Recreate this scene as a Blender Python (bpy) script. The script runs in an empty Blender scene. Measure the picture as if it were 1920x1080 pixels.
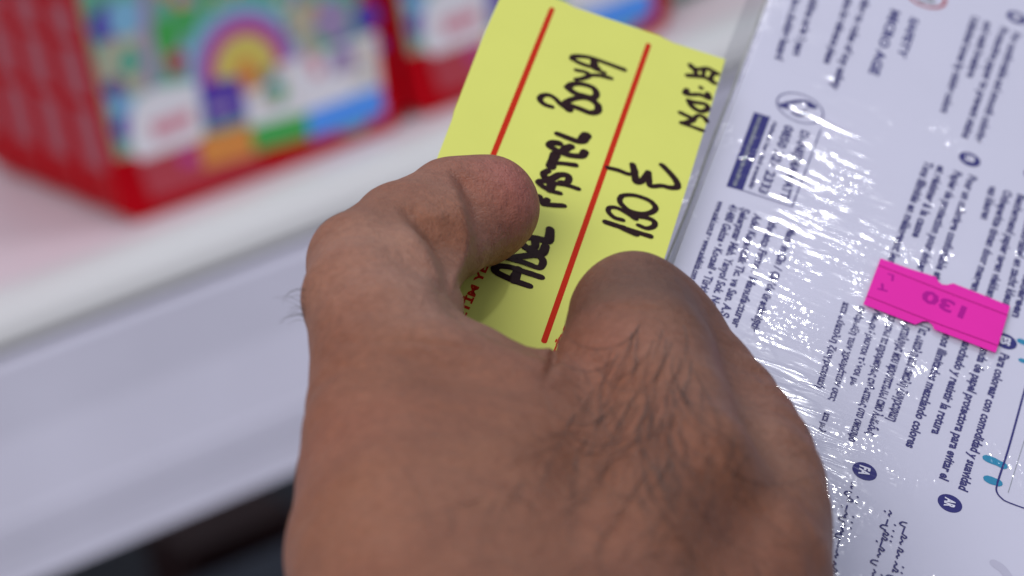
import bpy, math, random
import numpy as np
from mathutils import Vector, Matrix, bvhtree

random.seed(7)
rng = np.random.default_rng(7)
sc = bpy.context.scene
COL = sc.collection

# ------------------------------------------------------------------ camera
W, H, F = 1920.0, 1080.0, 6000.0
A = Vector((.825, .333, -.456)).normalized()          # world X (along the shelf) seen in camera axes
V = Vector((-.179, .920, .349)); V = (V - A * V.dot(A)).normalized()
B = V.cross(A).normalized()                            # world Y (into the shelf)
M = Matrix((A, B, V))                                  # camera axes -> world
_o = Vector(((232 - 960) / F * 1.7, -(400 - 540) / F * 1.7, -1.7))
CAM = -(M @ _o)                                        # the nearest red box corner stands at the world origin

def cdir(px, py):
    return Vector(((px - 960) / F, -(py - 540) / F, -1.0))
def at(px, py, Z):
    return CAM + M @ (cdir(px, py) * Z)
def hit(px, py, P, N):
    d = M @ cdir(px, py)
    return CAM + d * ((P - CAM).dot(N) / d.dot(N))

cam_d = bpy.data.cameras.new('camera')
cam = bpy.data.objects.new('camera', cam_d); COL.objects.link(cam)
cam.matrix_world = Matrix.Translation(CAM) @ M.to_4x4()
cam_d.sensor_width = 36.0
cam_d.lens = 36.0 * F / W
cam_d.clip_start = .01; cam_d.clip_end = 50
cam_d.dof.use_dof = True
cam_d.dof.focus_distance = .605
cam_d.dof.aperture_fstop = 14.5
cam_d.dof.aperture_blades = 0
sc.camera = cam

# ------------------------------------------------------------------ light
wd = bpy.data.worlds.new('World'); sc.world = wd; wd.use_nodes = True
wd.node_tree.nodes['Background'].inputs[0].default_value = (.80, .86, 1.0, 1)
wd.node_tree.nodes['Background'].inputs[1].default_value = .32

def area(name, loc, target, sx, sy, power, color):
    d = bpy.data.lights.new(name, 'AREA'); d.shape = 'RECTANGLE'; d.size = sx; d.size_y = sy
    d.energy = power; d.color = color
    o = bpy.data.objects.new(name, d); COL.objects.link(o)
    o.location = loc
    o.rotation_euler = (Vector(target) - Vector(loc)).to_track_quat('-Z', 'Y').to_euler()
    return o
HC = at(1050, 620, .60)                                # about the middle of the hand
def cvec(r, u, b):
    return M @ Vector((r, u, b))
# ceiling light banks of the shop, then an added fill over the shelf
area('ceiling_lamp', HC + cvec(-.85, .62, 1.85), HC, 1.3, .9, 30, (1.0, .97, .95))
tb = area('ceiling_tube', HC + cvec(.71, 1.61, -.29), HC, .08, .025, 3.9, (.97, .98, 1.0))
_z = (tb.location - HC).normalized(); _x = cvec(.944, -.33, 0); _x = (_x - _z * _x.dot(_z)).normalized()
tb.rotation_euler = Matrix((_x, _z.cross(_x), _z)).transposed().to_euler()
area('shelf_fill_lamp', Vector((.15, -.35, 1.15)), (0.1, .0, .0), 1.4, .2, 3.9, (.96, .97, 1.0))  # unseen lamp, added to brighten the shelf deck and lip

sc.view_settings.view_transform = 'Standard'
sc.view_settings.look = 'None'
sc.view_settings.exposure = 0.38
sc.view_settings.gamma = 1.0
sc.render.engine = 'CYCLES'
sc.cycles.use_denoising = True
sc.cycles.max_bounces = 8
sc.cycles.transparent_max_bounces = 12

# ------------------------------------------------------------------ helpers
def lin(c):
    return tuple((x / 255 / 12.92 if x / 255 <= .04045 else ((x / 255 + .055) / 1.055) ** 2.4) for x in c)

def mat(name, color, rough=.5, spec=.5, noise=None, bump=None, coat=0.0, metallic=0.0):
    m = bpy.data.materials.new(name); m.use_nodes = True
    nt = m.node_tree; b = nt.nodes['Principled BSDF']
    b.inputs['Base Color'].default_value = (*color, 1)
    b.inputs['Roughness'].default_value = rough
    b.inputs['Specular IOR Level'].default_value = spec
    b.inputs['Metallic'].default_value = metallic
    b.inputs['Coat Weight'].default_value = coat
    tc = nt.nodes.new('ShaderNodeTexCoord')
    if noise:
        sc_, amt = noise
        n = nt.nodes.new('ShaderNodeTexNoise'); n.inputs['Scale'].default_value = sc_; n.inputs['Detail'].default_value = 6
        nt.links.new(tc.outputs['Object'], n.inputs['Vector'])
        mx = nt.nodes.new('ShaderNodeMixRGB'); mx.blend_type = 'MULTIPLY'; mx.inputs[0].default_value = 1
        r = nt.nodes.new('ShaderNodeValToRGB')
        r.color_ramp.elements[0].position = .3; r.color_ramp.elements[1].position = .7
        r.color_ramp.elements[0].color = (1 - amt,) * 3 + (1,); r.color_ramp.elements[1].color = (1, 1, 1, 1)
        nt.links.new(n.outputs['Fac'], r.inputs[0])
        mx.inputs[1].default_value = (*color, 1); nt.links.new(r.outputs[0], mx.inputs[2])
        nt.links.new(mx.outputs[0], b.inputs['Base Color'])
    if bump:
        bs, bd = bump
        n2 = nt.nodes.new('ShaderNodeTexNoise'); n2.inputs['Scale'].default_value = bs; n2.inputs['Detail'].default_value = 4
        nt.links.new(tc.outputs['Object'], n2.inputs['Vector'])
        bp = nt.nodes.new('ShaderNodeBump'); bp.inputs['Distance'].default_value = bd; bp.inputs['Strength'].default_value = 1
        nt.links.new(n2.outputs['Fac'], bp.inputs['Height']); nt.links.new(bp.outputs[0], b.inputs['Normal'])
    return m

def empty(name, loc, label, cat, group=None):
    o = bpy.data.objects.new(name, None); COL.objects.link(o); o.location = loc
    o.empty_display_size = .01
    o['label'] = label; o['category'] = cat
    if group: o['group'] = group
    return o

def add(name, verts, faces, m, parent=None, loc=None, smooth=False, kind=None):
    """verts in world space; the object's origin is put at loc (or the parent)"""
    org = Vector(loc) if loc is not None else (parent.matrix_world.translation.copy() if parent else Vector((0, 0, 0)))
    base = wloc(parent) if parent else Vector((0, 0, 0))
    if loc is None: org = base
    me = bpy.data.meshes.new(name)
    me.from_pydata([tuple(Vector(v) - org) for v in verts], [], faces); me.update()
    if smooth: me.shade_smooth()
    o = bpy.data.objects.new(name, me); COL.objects.link(o)
    if m: me.materials.append(m)
    if parent:
        o.parent = parent
    o.location = org - base
    if kind: o['kind'] = kind
    return o

def wloc(o):
    p = Vector(o.location)
    while o.parent:
        o = o.parent; p += Vector(o.location)
    return p

class Frame:
    """a flat frame: O + u*U + t*T + h*N"""
    def __init__(s, O, U, T, N):
        s.O, s.U, s.T, s.N = O, U, T, N
    def p(s, u, t, h=0): return s.O + s.U * u + s.T * t + s.N * h
    def uv(s, px, py, h=0):
        P = hit(px, py, s.O + s.N * h, s.N) - s.O
        return P.dot(s.U), P.dot(s.T)

def slab(name, fr, poly, h0, h1, m, parent, smooth=False):
    """a closed plate from a polygon in frame coordinates"""
    n = len(poly)
    ar = sum(poly[i][0] * poly[(i + 1) % n][1] - poly[(i + 1) % n][0] * poly[i][1] for i in range(n))
    if ((fr.U.cross(fr.T)).dot(fr.N) > 0) != (ar > 0): poly = poly[::-1]
    vs = [fr.p(u, t, h1) for u, t in poly] + [fr.p(u, t, h0) for u, t in poly]
    fs = [tuple(range(n)), tuple(range(2 * n - 1, n - 1, -1))]
    for i in range(n):
        j = (i + 1) % n
        fs.append((i, i + n, j + n, j))
    return add(name, vs, fs, m, parent)

def pslab(name, fr, pix, h0, h1, m, parent):
    return slab(name, fr, [fr.uv(x, y, h1) for x, y in pix], h0, h1, m, parent)

def catmull(pts, n=6):
    if len(pts) < 3: return [tuple(p) for p in pts]
    P = [np.array(p, float) for p in pts]
    P = [2 * P[0] - P[1]] + P + [2 * P[-1] - P[-2]]
    out = []
    for i in range(1, len(P) - 2):
        for k in range(n):
            s = k / n
            out.append(tuple(.5 * ((2 * P[i]) + (-P[i - 1] + P[i + 1]) * s + (2 * P[i - 1] - 5 * P[i] + 4 * P[i + 1] - P[i + 2]) * s * s
                                   + (-P[i - 1] + 3 * P[i] - 3 * P[i + 1] + P[i + 2]) * s ** 3)))
    out.append(tuple(P[-2]))
    return out

def strokes(name, fr, lines, h, m, parent):
    """pen strokes laid flat: each line = (points in frame coords, width(s))"""
    vs, fs = [], []; k = 0
    for pts, w in lines:
        pts = catmull(pts)
        n = len(pts)
        ws = [w * (0.98 + .07 * math.sin(2.2 * i / max(1, n) * 3.1 + k)) for i in range(n)] if w > .0006 else [w] * n
        for i in range(n - 1):
            (x0, y0), (x1, y1) = pts[i], pts[i + 1]
            d = math.hypot(x1 - x0, y1 - y0) or 1e-9
            nx, ny = -(y1 - y0) / d, (x1 - x0) / d
            hh = h + (k % 40) * 2.0e-6; k += 1
            b = len(vs)
            a0, a1 = ws[i] / 2, ws[i + 1] / 2
            for x, y in ((x0 + nx * a0, y0 + ny * a0), (x0 - nx * a0, y0 - ny * a0), (x1 - nx * a1, y1 - ny * a1), (x1 + nx * a1, y1 + ny * a1)):
                vs.append(fr.p(x, y, hh))
            fs.append((b, b + 1, b + 2, b + 3))
        for i in range(n):
            if 0 < i < n - 1 and w < .0003: continue
            hh = h + (k % 40) * 2.0e-6; k += 1
            b = len(vs)
            for q in range(10):
                a = q / 10 * 2 * math.pi
                vs.append(fr.p(pts[i][0] + math.cos(a) * ws[i] / 2, pts[i][1] + math.sin(a) * ws[i] / 2, hh))
            fs.append(tuple(range(b, b + 10)))
    return add(name, vs, fs, m, parent)

def text_mesh(s, bold=False):
    c = bpy.data.curves.new('t', 'FONT'); c.body = s; c.size = 1; c.resolution_u = 2
    c.align_x = 'LEFT'
    c.offset = .038
    if bold: c.offset = .040
    o = bpy.data.objects.new('t', c); COL.objects.link(o)
    dg = bpy.context.evaluated_depsgraph_get()
    me = bpy.data.meshes.new_from_object(o.evaluated_get(dg))
    vs = [tuple(v.co) for v in me.vertices]; fs = [tuple(p.vertices) for p in me.polygons]
    bpy.data.objects.remove(o); bpy.data.curves.remove(c); bpy.data.meshes.remove(me)
    return vs, fs

def put_text(s, fr, p0, p1, cap, up, h, m, parent, name='printed_line', bold=False):
    """text whose middle line runs p0 -> p1 (frame coords); cap = capital height; up = +1/-1 side"""
    vs, fs = text_mesh(s, bold)
    if not vs: return None
    x0 = min(v[0] for v in vs); x1 = max(v[0] for v in vs)
    dx, dy = p1[0] - p0[0], p1[1] - p0[1]; L = math.hypot(dx, dy); dx /= L; dy /= L
    ux, uy = (-dy, dx) if up > 0 else (dy, -dx)
    out = []
    for x, y, _ in vs:
        a = (x - x0) / (x1 - x0) * L; b = (y - .36) * cap / .73
        out.append(fr.p(p0[0] + dx * a + ux * b, p0[1] + dy * a + uy * b, h))
    return add(name, out, fs, m, parent)

def circ(u, t, r, n=40, ru=None):
    ru = ru or r
    return [(u + math.cos(a) * ru, t + math.sin(a) * r) for a in (2 * math.pi * i / n for i in range(n))]

def ring(name, fr, u, t, r, w, h, m, parent, n=56):
    vs, fs = [], []
    for i in range(n):
        a = 2 * math.pi * i / n
        vs.append(fr.p(u + math.cos(a) * r, t + math.sin(a) * r, h)); vs.append(fr.p(u + math.cos(a) * (r - w), t + math.sin(a) * (r - w), h))
    for i in range(n):
        j = (i + 1) % n; fs.append((2 * i, 2 * j, 2 * j + 1, 2 * i + 1))
    return add(name, vs, fs, m, parent)

# ------------------------------------------------------------------ materials
def deck_material():
    m = mat('shelf_deck_paint', (.66, .54, .60), .5, .3, noise=(3, .06))
    return m
M_deck = deck_material()
M_lip = mat('shelf_lip_paint', (.61, .60, .62), .35, .5, noise=(6, .05))
M_panel = mat('front_panel_paint', (.72, .70, .85), .5, .3, noise=(9, .10))
M_red = mat('red_plastic', (.43, .0, .006), .5, .08, noise=(8, .10))
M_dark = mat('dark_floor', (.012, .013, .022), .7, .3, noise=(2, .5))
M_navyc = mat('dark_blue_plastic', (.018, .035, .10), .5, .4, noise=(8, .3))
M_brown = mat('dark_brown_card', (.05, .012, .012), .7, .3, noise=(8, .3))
M_green = mat('green_card', (.05, .30, .18), .5, .5, noise=(8, .2))
M_yellow = mat('yellow_card', (.62, .645, .145), .7, .15, noise=(60, .035), bump=(2500, .00002))
M_ink = mat('black_marker_ink', (.016, .003, .005), .7, .12)
M_redink = mat('red_print', (.48, .018, .003), .75, .12)
M_box = mat('white_coated_board', (.63, .625, .76), .75, .2, noise=(20, .04))
M_boxside = mat('grey_board_edge', (.45, .45, .50), .6, .3)
M_navy = mat('navy_print', (.022, .020, .17), .75, .12)
M_text = mat('dark_blue_print', (.035, .032, .16), .75, .12)
M_white = mat('white_print', (.75, .74, .86), .75, .12)
M_teal = mat('teal_print', (.02, .24, .42), .75, .12)
M_redring = mat('red_ring_print', (.38, .02, .03), .75, .12)
M_greyp = mat('grey_print', (.30, .32, .36), .75, .12)
M_faint = mat('faint_grey_print', (.52, .51, .64), .75, .12)
M_pink = mat('pink_sticker_paper', (.74, .020, .38), .7, .15, noise=(70, .05))
M_pinkink = mat('purple_sticker_ink', (.40, .006, .26), .75, .12)
M_pinkline = mat('dark_pink_line', (.30, .004, .13), .75, .12)

# ------------------------------------------------------------------ shelf
XF = Vector((1, 0, 0)); YF = Vector((0, 1, 0)); ZF = Vector((0, 0, 1))
def prism_x(name, prof, x0, x1, m, parent=None, kind=None, smooth=False):
    n = len(prof)
    vs = [(x0, y, z) for y, z in prof] + [(x1, y, z) for y, z in prof]
    fs = [tuple(range(n - 1, -1, -1)), tuple(range(n, 2 * n))]
    for i in range(n):
        j = (i + 1) % n; fs.append((i, j, j + n, i + n))
    me_o = add(name, vs, fs, m, parent, loc=(x0, prof[0][0], prof[0][1]), kind=kind)
    return me_o

Y_LIP = -.048; Y_FRONT = -.089
SH = empty('display_shelf', (0, -.1, -.12), 'white painted metal shop shelf with pale pink top under the red cases', 'shelf')
def part_at(o, parent):
    o.parent = parent; o.location = Vector(o.location) - wloc(parent)
    return o
part_at(prism_x('shelf_top', [(.75, 0), (.75, -.02), (Y_LIP + .001, -.02), (Y_LIP + .001, 0)], -1.2, 2.2, M_deck), SH)
lip = [(Y_LIP, -.004), (Y_LIP, .001), (Y_LIP - .004, .004), (Y_LIP - .012, .006), (Y_LIP - .024, .005), (Y_LIP - .035, .000), (Y_LIP - .039, -.006), (Y_LIP - .0405, -.014), (Y_LIP, -.014)]
lo = part_at(prism_x('shelf_lip', lip, -1.2, 2.2, M_lip), SH)
yy = Y_FRONT
pan = [(yy + .010, -.020), (yy + .001, -.020), (yy + .0, -.0225), (yy + .0, -.060), (yy - .003, -.098), (yy - .0035, -.100), (yy - .0035, -.112), (yy - .003, -.114), (yy - .003, -.130), (yy - .004, -.135), (yy + .004, -.136)]
part_at(prism_x('front_panel', pan, -1.2, 2.2, M_panel), SH)
part_at(prism_x('shelf_back_panel', [(.752, -.3), (.752, .6), (.77, .6), (.77, -.3)], -1.2, 2.2, M_lip), SH)
# what lies below the shelf
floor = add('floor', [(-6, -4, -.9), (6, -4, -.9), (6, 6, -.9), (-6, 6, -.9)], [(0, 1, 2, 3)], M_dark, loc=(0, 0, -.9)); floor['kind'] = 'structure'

def rbox(name, c, s, m, bevel=.004, parent=None, loc=None):
    import bmesh
    bm = bmesh.new(); bmesh.ops.create_cube(bm, size=1)
    for v in bm.verts: v.co = Vector((v.co.x * s[0], v.co.y * s[1], v.co.z * s[2])) + Vector(c)
    bmesh.ops.bevel(bm, geom=bm.edges[:], offset=bevel, segments=3, affect='EDGES')
    vs = [v.co.copy() for v in bm.verts]; bm.verts.index_update(); fs = [tuple(v.index for v in f.verts) for f in bm.faces]; bm.free()
    return add(name, vs, fs, m, parent, loc=loc)

def crate(label, cx, cy, z0, sx, sy, sz, m, name='storage_box', cat='box'):
    e = empty(name, (cx, cy, z0), label, cat)
    rbox('body', (cx, cy, z0 + sz / 2), (sx, sy, sz * .98), m, .006, e)
    rbox('lid', (cx, cy, z0 + sz + .008), (sx + .012, sy + .012, .018), m, .005, e)
    return e
# dark stock standing on the floor beneath the shelf
def floor_px(px, py, z):
    return hit(px, py, Vector((0, 0, z)), ZF)
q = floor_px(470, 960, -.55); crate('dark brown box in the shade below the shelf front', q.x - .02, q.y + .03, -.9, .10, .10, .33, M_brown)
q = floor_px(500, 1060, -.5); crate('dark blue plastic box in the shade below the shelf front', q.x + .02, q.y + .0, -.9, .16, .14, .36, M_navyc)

# ------------------------------------------------------------------ red cases
FA = Frame(Vector((0, 0, 0)), XF, ZF, -YF)        # front face plane of the nearest case: u = x, t = z, h toward the viewer
def fpx(px, py): return FA.uv(px, py, 0)
CW = fpx(752, 200)[0]                              # case width
CH = .25; CT = .043
M_art = {k: mat('art_' + k, c, .5, .2) for k, c in dict(
    green=(.13, .36, .27), sky=(.20, .42, .62), purple=(.36, .12, .42), magenta=(.44, .05, .26), yellow=(.60, .50, .12),
    orange=(.62, .24, .06), white=(.70, .68, .74), violet=(.09, .045, .36), leaf=(.06, .35, .08), blue=(.08, .28, .80),
    cream=(.62, .56, .52), tan=(.45, .40, .30), lilac=(.32, .24, .42), redpale=(.40, .05, .07), spine=(.36, .09, .12), rose=(.62, .25, .32)).items()}
def rrect(x0, z0, x1, z1, r, n=5):
    out = []
    for cx, cz, a0 in ((x1 - r, z0 + r, -90), (x1 - r, z1 - r, 0), (x0 + r, z1 - r, 90), (x0 + r, z0 + r, 180)):
        for k in range(n + 1):
            a = math.radians(a0 + 90 * k / n); out.append((cx + math.cos(a) * r, cz + math.sin(a) * r))
    return out
CASE_GROUP = 'red cases standing in rows on the shelf'
def make_case(label):
    e = empty('red_case', (0, 0, 0), label, 'case', CASE_GROUP)
    poly = rrect(0, 0.0005, CW, CH, .012)
    # shell: rounded outline, edge softened front and back
    vs, fs = [], []; n = len(poly); cxm, czm = CW / 2, CH / 2
    lv = [(0, .0025), (.0008, .0008), (.0025, 0), (CT - .0045, 0), (CT - .0028, .0008), (CT - .002, .0025)]
    for y, ins in lv:
        for x, z in poly:
            dx, dz = x - cxm, z - czm
            vs.append((x - math.copysign(min(abs(dx), ins), dx), y, z - math.copysign(min(abs(dz), ins), dz)))
    for l in range(len(lv) - 1):
        for i in range(n):
            j = (i + 1) % n; fs.append((l * n + i, l * n + j, (l + 1) * n + j, (l + 1) * n + i))
    fs.append(tuple(range(n))[::-1]); fs.append(tuple(range((len(lv) - 1) * n, len(lv) * n)))
    add('shell', vs, fs, M_red, e)
    hh = .0004
    x0, z0 = fpx(214, 272)
    zc = fpx(700, 205)[1]
    art = slab('artwork', FA, [(.004, z0), (CW * .35, z0 - .004), (CW - .030, zc - .001), (CW - .020, zc + .006), (CW - .015, zc + .018), (CW - .015, CH - .015), (.004, CH - .015)], .0001, hh, M_art['green'], e)
    def tile(pix, k, dh=.0003, nm='printed_tile'):
        return slab(nm, FA, [fpx(*p) for p in pix], .0001, hh + dh, M_art[k], art)
    def disc(px, py, rx, k, dh, a0=0, a1=360, nm='printed_spot'):
        c = fpx(px, py); c = (max(c[0], .006 + rx), c[1])
        pts = [(c[0] + math.cos(math.radians(a)) * rx, c[1] + math.sin(math.radians(a)) * rx) for a in np.linspace(a0, a1, 28)[:(-1 if a1 - a0 == 360 else None)]]
        return slab(nm, FA, pts, .0001, hh + dh, M_art[k], art)
    # rainbow
    for r, k, dh in ((.0335, 'sky', .0002), (.0285, 'purple', .0003), (.024, 'magenta', .0004), (.018, 'yellow', .0005), (.006, 'orange', .0006)):
        c = fpx(452, 105)
        pts = [(c[0] + math.cos(math.radians(a)) * r, c[1] + math.sin(math.radians(a)) * r * 1.05) for a in range(0, 181, 9)]
        pts += [(c[0] - r, c[1] - .012), (c[0] + r, c[1] - .012)]
        slab('rainbow_band', FA, pts, .0001, hh + dh, M_art[k], art)
    disc(238, 90, .017, 'tan', .0002); disc(238, 90, .008, 'green', .0003)
    disc(185, 25, .009, 'violet', .0002); disc(190, 148, .006, 'violet', .0002); disc(212, 218, .007, 'violet', .0002)
    disc(205, 100, .006, 'orange', .00015); disc(200, 175, .008, 'sky', .00012); disc(340, 10, .006, 'leaf', .0002)
    disc(325, 92, .006, 'redpale', .0002); disc(552, 20, .010, 'tan', .0002); disc(610, 15, .011, 'lilac', .0002); disc(675, 8, .008, 'violet', .0002)
    disc(230, 10, .010, 'sky', .00022); disc(300, 45, .010, 'leaf', .00014); disc(520, 60, .007, 'leaf', .00013)
    tile([(253, -60), (276, -60), (288, 130), (268, 150)], 'lilac', .00025)
    rr = random.Random(4)
    for k in range(46):
        disc(rr.uniform(175, 700), rr.uniform(-60, 150), rr.uniform(.002, .0055), rr.choice(['tan', 'lilac', 'orange', 'violet', 'leaf', 'sky', 'rose', 'cream']), .00005 + .0000025 * k)
    # tiles along the lower edge
    tile([(237, 200), (250, 160), (285, 140), (362, 128), (376, 232), (262, 272), (243, 262)], 'white', .0006)
    tile([(275, 205), (350, 178), (355, 205), (285, 235)], 'rose', .0008)
    tile([(366, 133), (440, 118), (455, 190), (380, 212)], 'violet', .0007)
    tile([(385, 175), (425, 163), (429, 176), (389, 190)], 'lilac', .0008)
    tile([(446, 116), (600, 70), (690, 36), (702, 140), (564, 184), (458, 214)], 'white', .0005)
    disc(511, 150, .0055, 'leaf', .0008)
    tile([(600, 74), (650, 60), (660, 100), (610, 115)], 'lilac', .0007)
    tile([(650, 60), (686, 46), (696, 128), (662, 138)], 'cream', .0007)
    tile([(366, 232), (458, 206), (468, 262), (374, 288)], 'orange', .0008)
    tile([(461, 211), (564, 183), (568, 232), (470, 258)], 'leaf', .0008)
    tile([(564, 184), (700, 136), (708, 186), (570, 234)], 'blue', .0008)
    for k in range(14):
        disc(rr.uniform(470, 690), rr.uniform(60, 170), rr.uniform(.0015, .004), rr.choice(['cream', 'lilac', 'tan', 'rose', 'sky']), .0009 + .000003 * k)
    # pale strip of lettering under the tiles
    tile([(252, 272), (366, 235), (374, 292), (480, 262), (484, 280), (280, 345)], 'redpale', .00055)
    tile([(330, 262), (362, 252), (366, 275), (334, 285)], 'magenta', .0008)
    # spine print, on the side facing -X
    SF = Frame(Vector((0, 0, 0)), YF, ZF, -XF)
    for za, zb in ((.030, .064), (.070, .098), (.103, .122), (.135, .170)):
        nseg = 6
        pl = slab('spine_print', SF, [(.007, za), (CT - .012, za), (CT - .012, zb), (.007, zb)], .0001, .0004, M_art['spine'], e)
    # handle on top
    vs, fs = [], []
    rbox('handle', (CW / 2, CT / 2 - .001, CH + .012), (CW * .45, .014, .024), M_red, .005, e)
    return e
def copy_tree(o, parent=None):
    c = o.copy(); COL.objects.link(c)
    if parent: c.parent = parent
    for ch in list(o.children): copy_tree(ch, c)
    return c
case = make_case('red case at the front of the left row, its rainbow artwork in full view')
YAW = math.radians(-0.5)
def row(c, x, y):
    x -= .011
    c.location = (x * math.cos(YAW) - y * math.sin(YAW), x * math.sin(YAW) + y * math.cos(YAW) - .0243, 0); c.rotation_euler.z = YAW
row(case, 0, 0)
case_labels = ['second red case of the left row, showing its spine behind the rainbow case',
               'third red case of the left row, showing only its spine',
               'fourth red case of the left row, its spine cut by the left edge']
for i, l in enumerate(case_labels):
    c = copy_tree(case); row(c, -.0012 * (i + 1), CT * (i + 1)); c['label'] = l
c = copy_tree(case); row(c, CW + .006, .002); c['label'] = 'front red case of the right row, partly hidden by the yellow card'
c = copy_tree(case); row(c, CW + .006, CT + .003); c['label'] = 'second red case of the right row, right behind the front one'
q = floor_px(1290, 12, 0)
crate('green box standing far back on the shelf beyond the red cases', q.x + .0, q.y + .06, 0.0, .12, .10, .12, M_green, 'green_box')

# ------------------------------------------------------------------ the white box in its clear wrap
P0 = at(1255, 480, .640)
Uc = Vector((.944, -.330, 0)).normalized(); Tc = Vector((-.205, -.585, .785)); Tc = (Tc - Uc * Tc.dot(Uc)).normalized()
U = M @ Uc; T = M @ Tc; N = (T.cross(U)).normalized()
BF = Frame(P0, U, T, N)
# the box's left edge follows this line in its plane
bx = empty('coloring_box', P0, 'white box printed with dark blue text in many languages, sealed in clear film', 'box')
ea = BF.uv(1440, 0); eb = BF.uv(1262, 470)
ang = math.atan2(eb[0] - ea[0], eb[1] - ea[1])           # small skew of the edge against T
U2 = (U * math.cos(ang) - T * math.sin(ang)).normalized(); T2 = (T * math.cos(ang) + U * math.sin(ang)).normalized()
E0 = BF.p(*eb)
XB = Frame(E0, U2, T2, N)                                # frame of the box: u from its left edge
bw, t_up, t_dn, th = .20, -.185, .16, .019
def boxbody():
    import bmesh
    bm = bmesh.new(); bmesh.ops.create_cube(bm, size=1)
    for v in bm.verts:
        u = (v.co.x + .5) * bw; t = t_up + (v.co.y + .5) * (t_dn - t_up); h = (v.co.z - .5) * th
        v.co = XB.p(u, t, h)
    bmesh.ops.recalc_face_normals(bm, faces=bm.faces)
    bmesh.ops.bevel(bm, geom=bm.edges[:], offset=.0011, segments=3, affect='EDGES')
    bm.verts.index_update()
    vs = [v.co.copy() for v in bm.verts]; fs = [tuple(v.index for v in f.verts) for f in bm.faces]; bm.free()
    return add('carton', vs, fs, M_box, bx)
boxbody()
HP = .00006
def line(s, a, b, cap=19.0, m=M_text, bold=False, name='printed_line', up=-1, parent=None, fr=BF, h=HP):
    p0 = fr.uv(a[0], a[1], h); p1 = fr.uv(b[0], b[1], h)
    capm = cap * .000104
    dx, dy = p1[0] - p0[0], p1[1] - p0[1]
    # 'up' is chosen so that letters are not mirrored: right x up = N
    rt = fr.U * dx + fr.T * dy
    upv = fr.N.cross(rt)
    side = Vector((upv.dot(fr.U), upv.dot(fr.T)))
    sgn = 1 if (-dy * side[0] + dx * side[1]) > 0 else -1
    return put_text(s, fr, p0, p1, capm, sgn, h, m, parent or bx, name, bold)
# Spanish
line('Para colorear con comodidad y suavidad', (1885, 664), (1806, 920))
line('Funda de papel protectora para evitar el', (1851, 645), (1770, 900))
line('manchado y resistir la rotura', (1818, 632), (1755, 815))
line('Tonos ilimitados mezclando colores', (1783, 612), (1707, 840))
# Greek
line('Για ευκολη και απαλη ζωγραφικη', (1735, 612), (1673, 790))
line('Περιτυλιγμα που προστατευει απο λεκεδες', (1706, 600), (1633, 817))
line('και κανει τα κηρομπογιες ανθεκτικες στο σπασιμο', (1676, 590), (1598, 828), cap=16)
line('Απεριόριστοι τόνοι με', (1647, 582), (1600, 724), cap=14)
line('ανάμειξη των χρωμάτων σας', (1618, 575), (1561, 752), cap=14)
line('και εύκολη ζωγραφική', (1588, 568), (1537, 728), cap=14)
line('και μελ', (1552, 775), (1540, 812), cap=13)
# French
line('Pour un coloriage confortable et', (1825, 330), (1757, 524))
line('Papier de protection pour éviter', (1797, 322), (1727, 510))
line('et résister à la casse', (1767, 312), (1718, 446))
line('Tons illimités en mélangeant les', (1743, 304), (1673, 492))
# block at the right
line('van kleuren', (1864, 350), (1847, 412))
line('Onbeperkte tinten door mengen', (1891, 358), (1828, 546))
line('Beschermend papier tegen vlekken', (1917, 366), (1857, 558))
line('Voor comfortabel en zacht kleuren', (1942, 374), (1884, 590))
line('kleuren voor iedereen', (1962, 400), (1906, 596))
# English, top right
line('Unlimited tones by mixing colors', (1830, 32), (1771, 212))
line('and resist breakage', (1855, 42), (1820, 146))
line('Protective paper to prevent stains', (1884, 52), (1811, 260))
line('For comfortable and smooth coloring', (1908, 62), (1836, 267))
# warnings, top left
line('Small parts may be a choking hazard', (1522, -92), (1461, 112))
line('Not suitable for children under 3 years', (1553, -82), (1494, 105))
line('Keep this information for reference please', (1620, -80), (1552, 120))
line('Made according to rules of toy safety', (1650, -72), (1566, 168))
line('MICRO AGE', (1680, 20), (1638, 140), cap=22, bold=True, m=M_navy)
line('SAFETY', (1716, 34), (1690, 108), cap=19, bold=True, m=M_navy)
# age ring with a grey drawing
cu, ct = BF.uv(1735, -9)
ring('age_ring', BF, cu, ct, .0052, .0008, HP, M_redring, bx)
strokes('age_drawing', BF, [([(cu - .002, ct + .002), (cu, ct - .001), (cu + .002, ct + .0025)], .0011), ([(cu - .0025, ct - .001), (cu + .0025, ct - .002)], .0010), ([(cu - .001, ct + .0035), (cu + .002, ct + .001)], .0009)], HP, M_greyp, bx)
# help line panel
pslab('panel_strip', BF, [(1414, 210), (1443, 219), (1391, 357), (1362, 349)], .00001, HP, M_navy, bx)
line('www.danismahatti.com.tr yardim ve bilgi icin', (1427, 218), (1378, 349), cap=9, m=M_greyp, h=HP * 2)
strokes('panel_outline', BF, [([BF.uv(*p) for p in s], .00030) for s in ([(1539, 243), (1485, 388)], [(1485, 388), (1391, 357)], [(1391, 357), (1443, 219)])], HP, M_navy, bx)
line('Haftanın her günü aranabilir', (1454, 229), (1407, 355), cap=10)
line('0850 221 2333', (1481, 236), (1430, 363), cap=20)
line('DANIŞMA HATTI', (1511, 246), (1469, 377), cap=19, bold=True)
cu, ct = BF.uv(1500, 203)
ring('phone_ring', BF, cu, ct, .0054, .00032, HP, M_navy, bx)
def hs(pts): return [BF.uv(*p) for p in pts]
strokes('phone_symbol', BF, [(hs([(1468, 198), (1476, 194), (1500, 190), (1518, 193), (1524, 199)]), .0009), (hs([(1466, 198), (1474, 200)]), .0017), (hs([(1519, 199), (1526, 200)]), .0017),
                             (hs([(1486, 212), (1498, 217), (1516, 214)]), .0008), (hs([(1490, 207), (1500, 210), (1512, 208)]), .0007)], HP, M_navy, bx)
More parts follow.
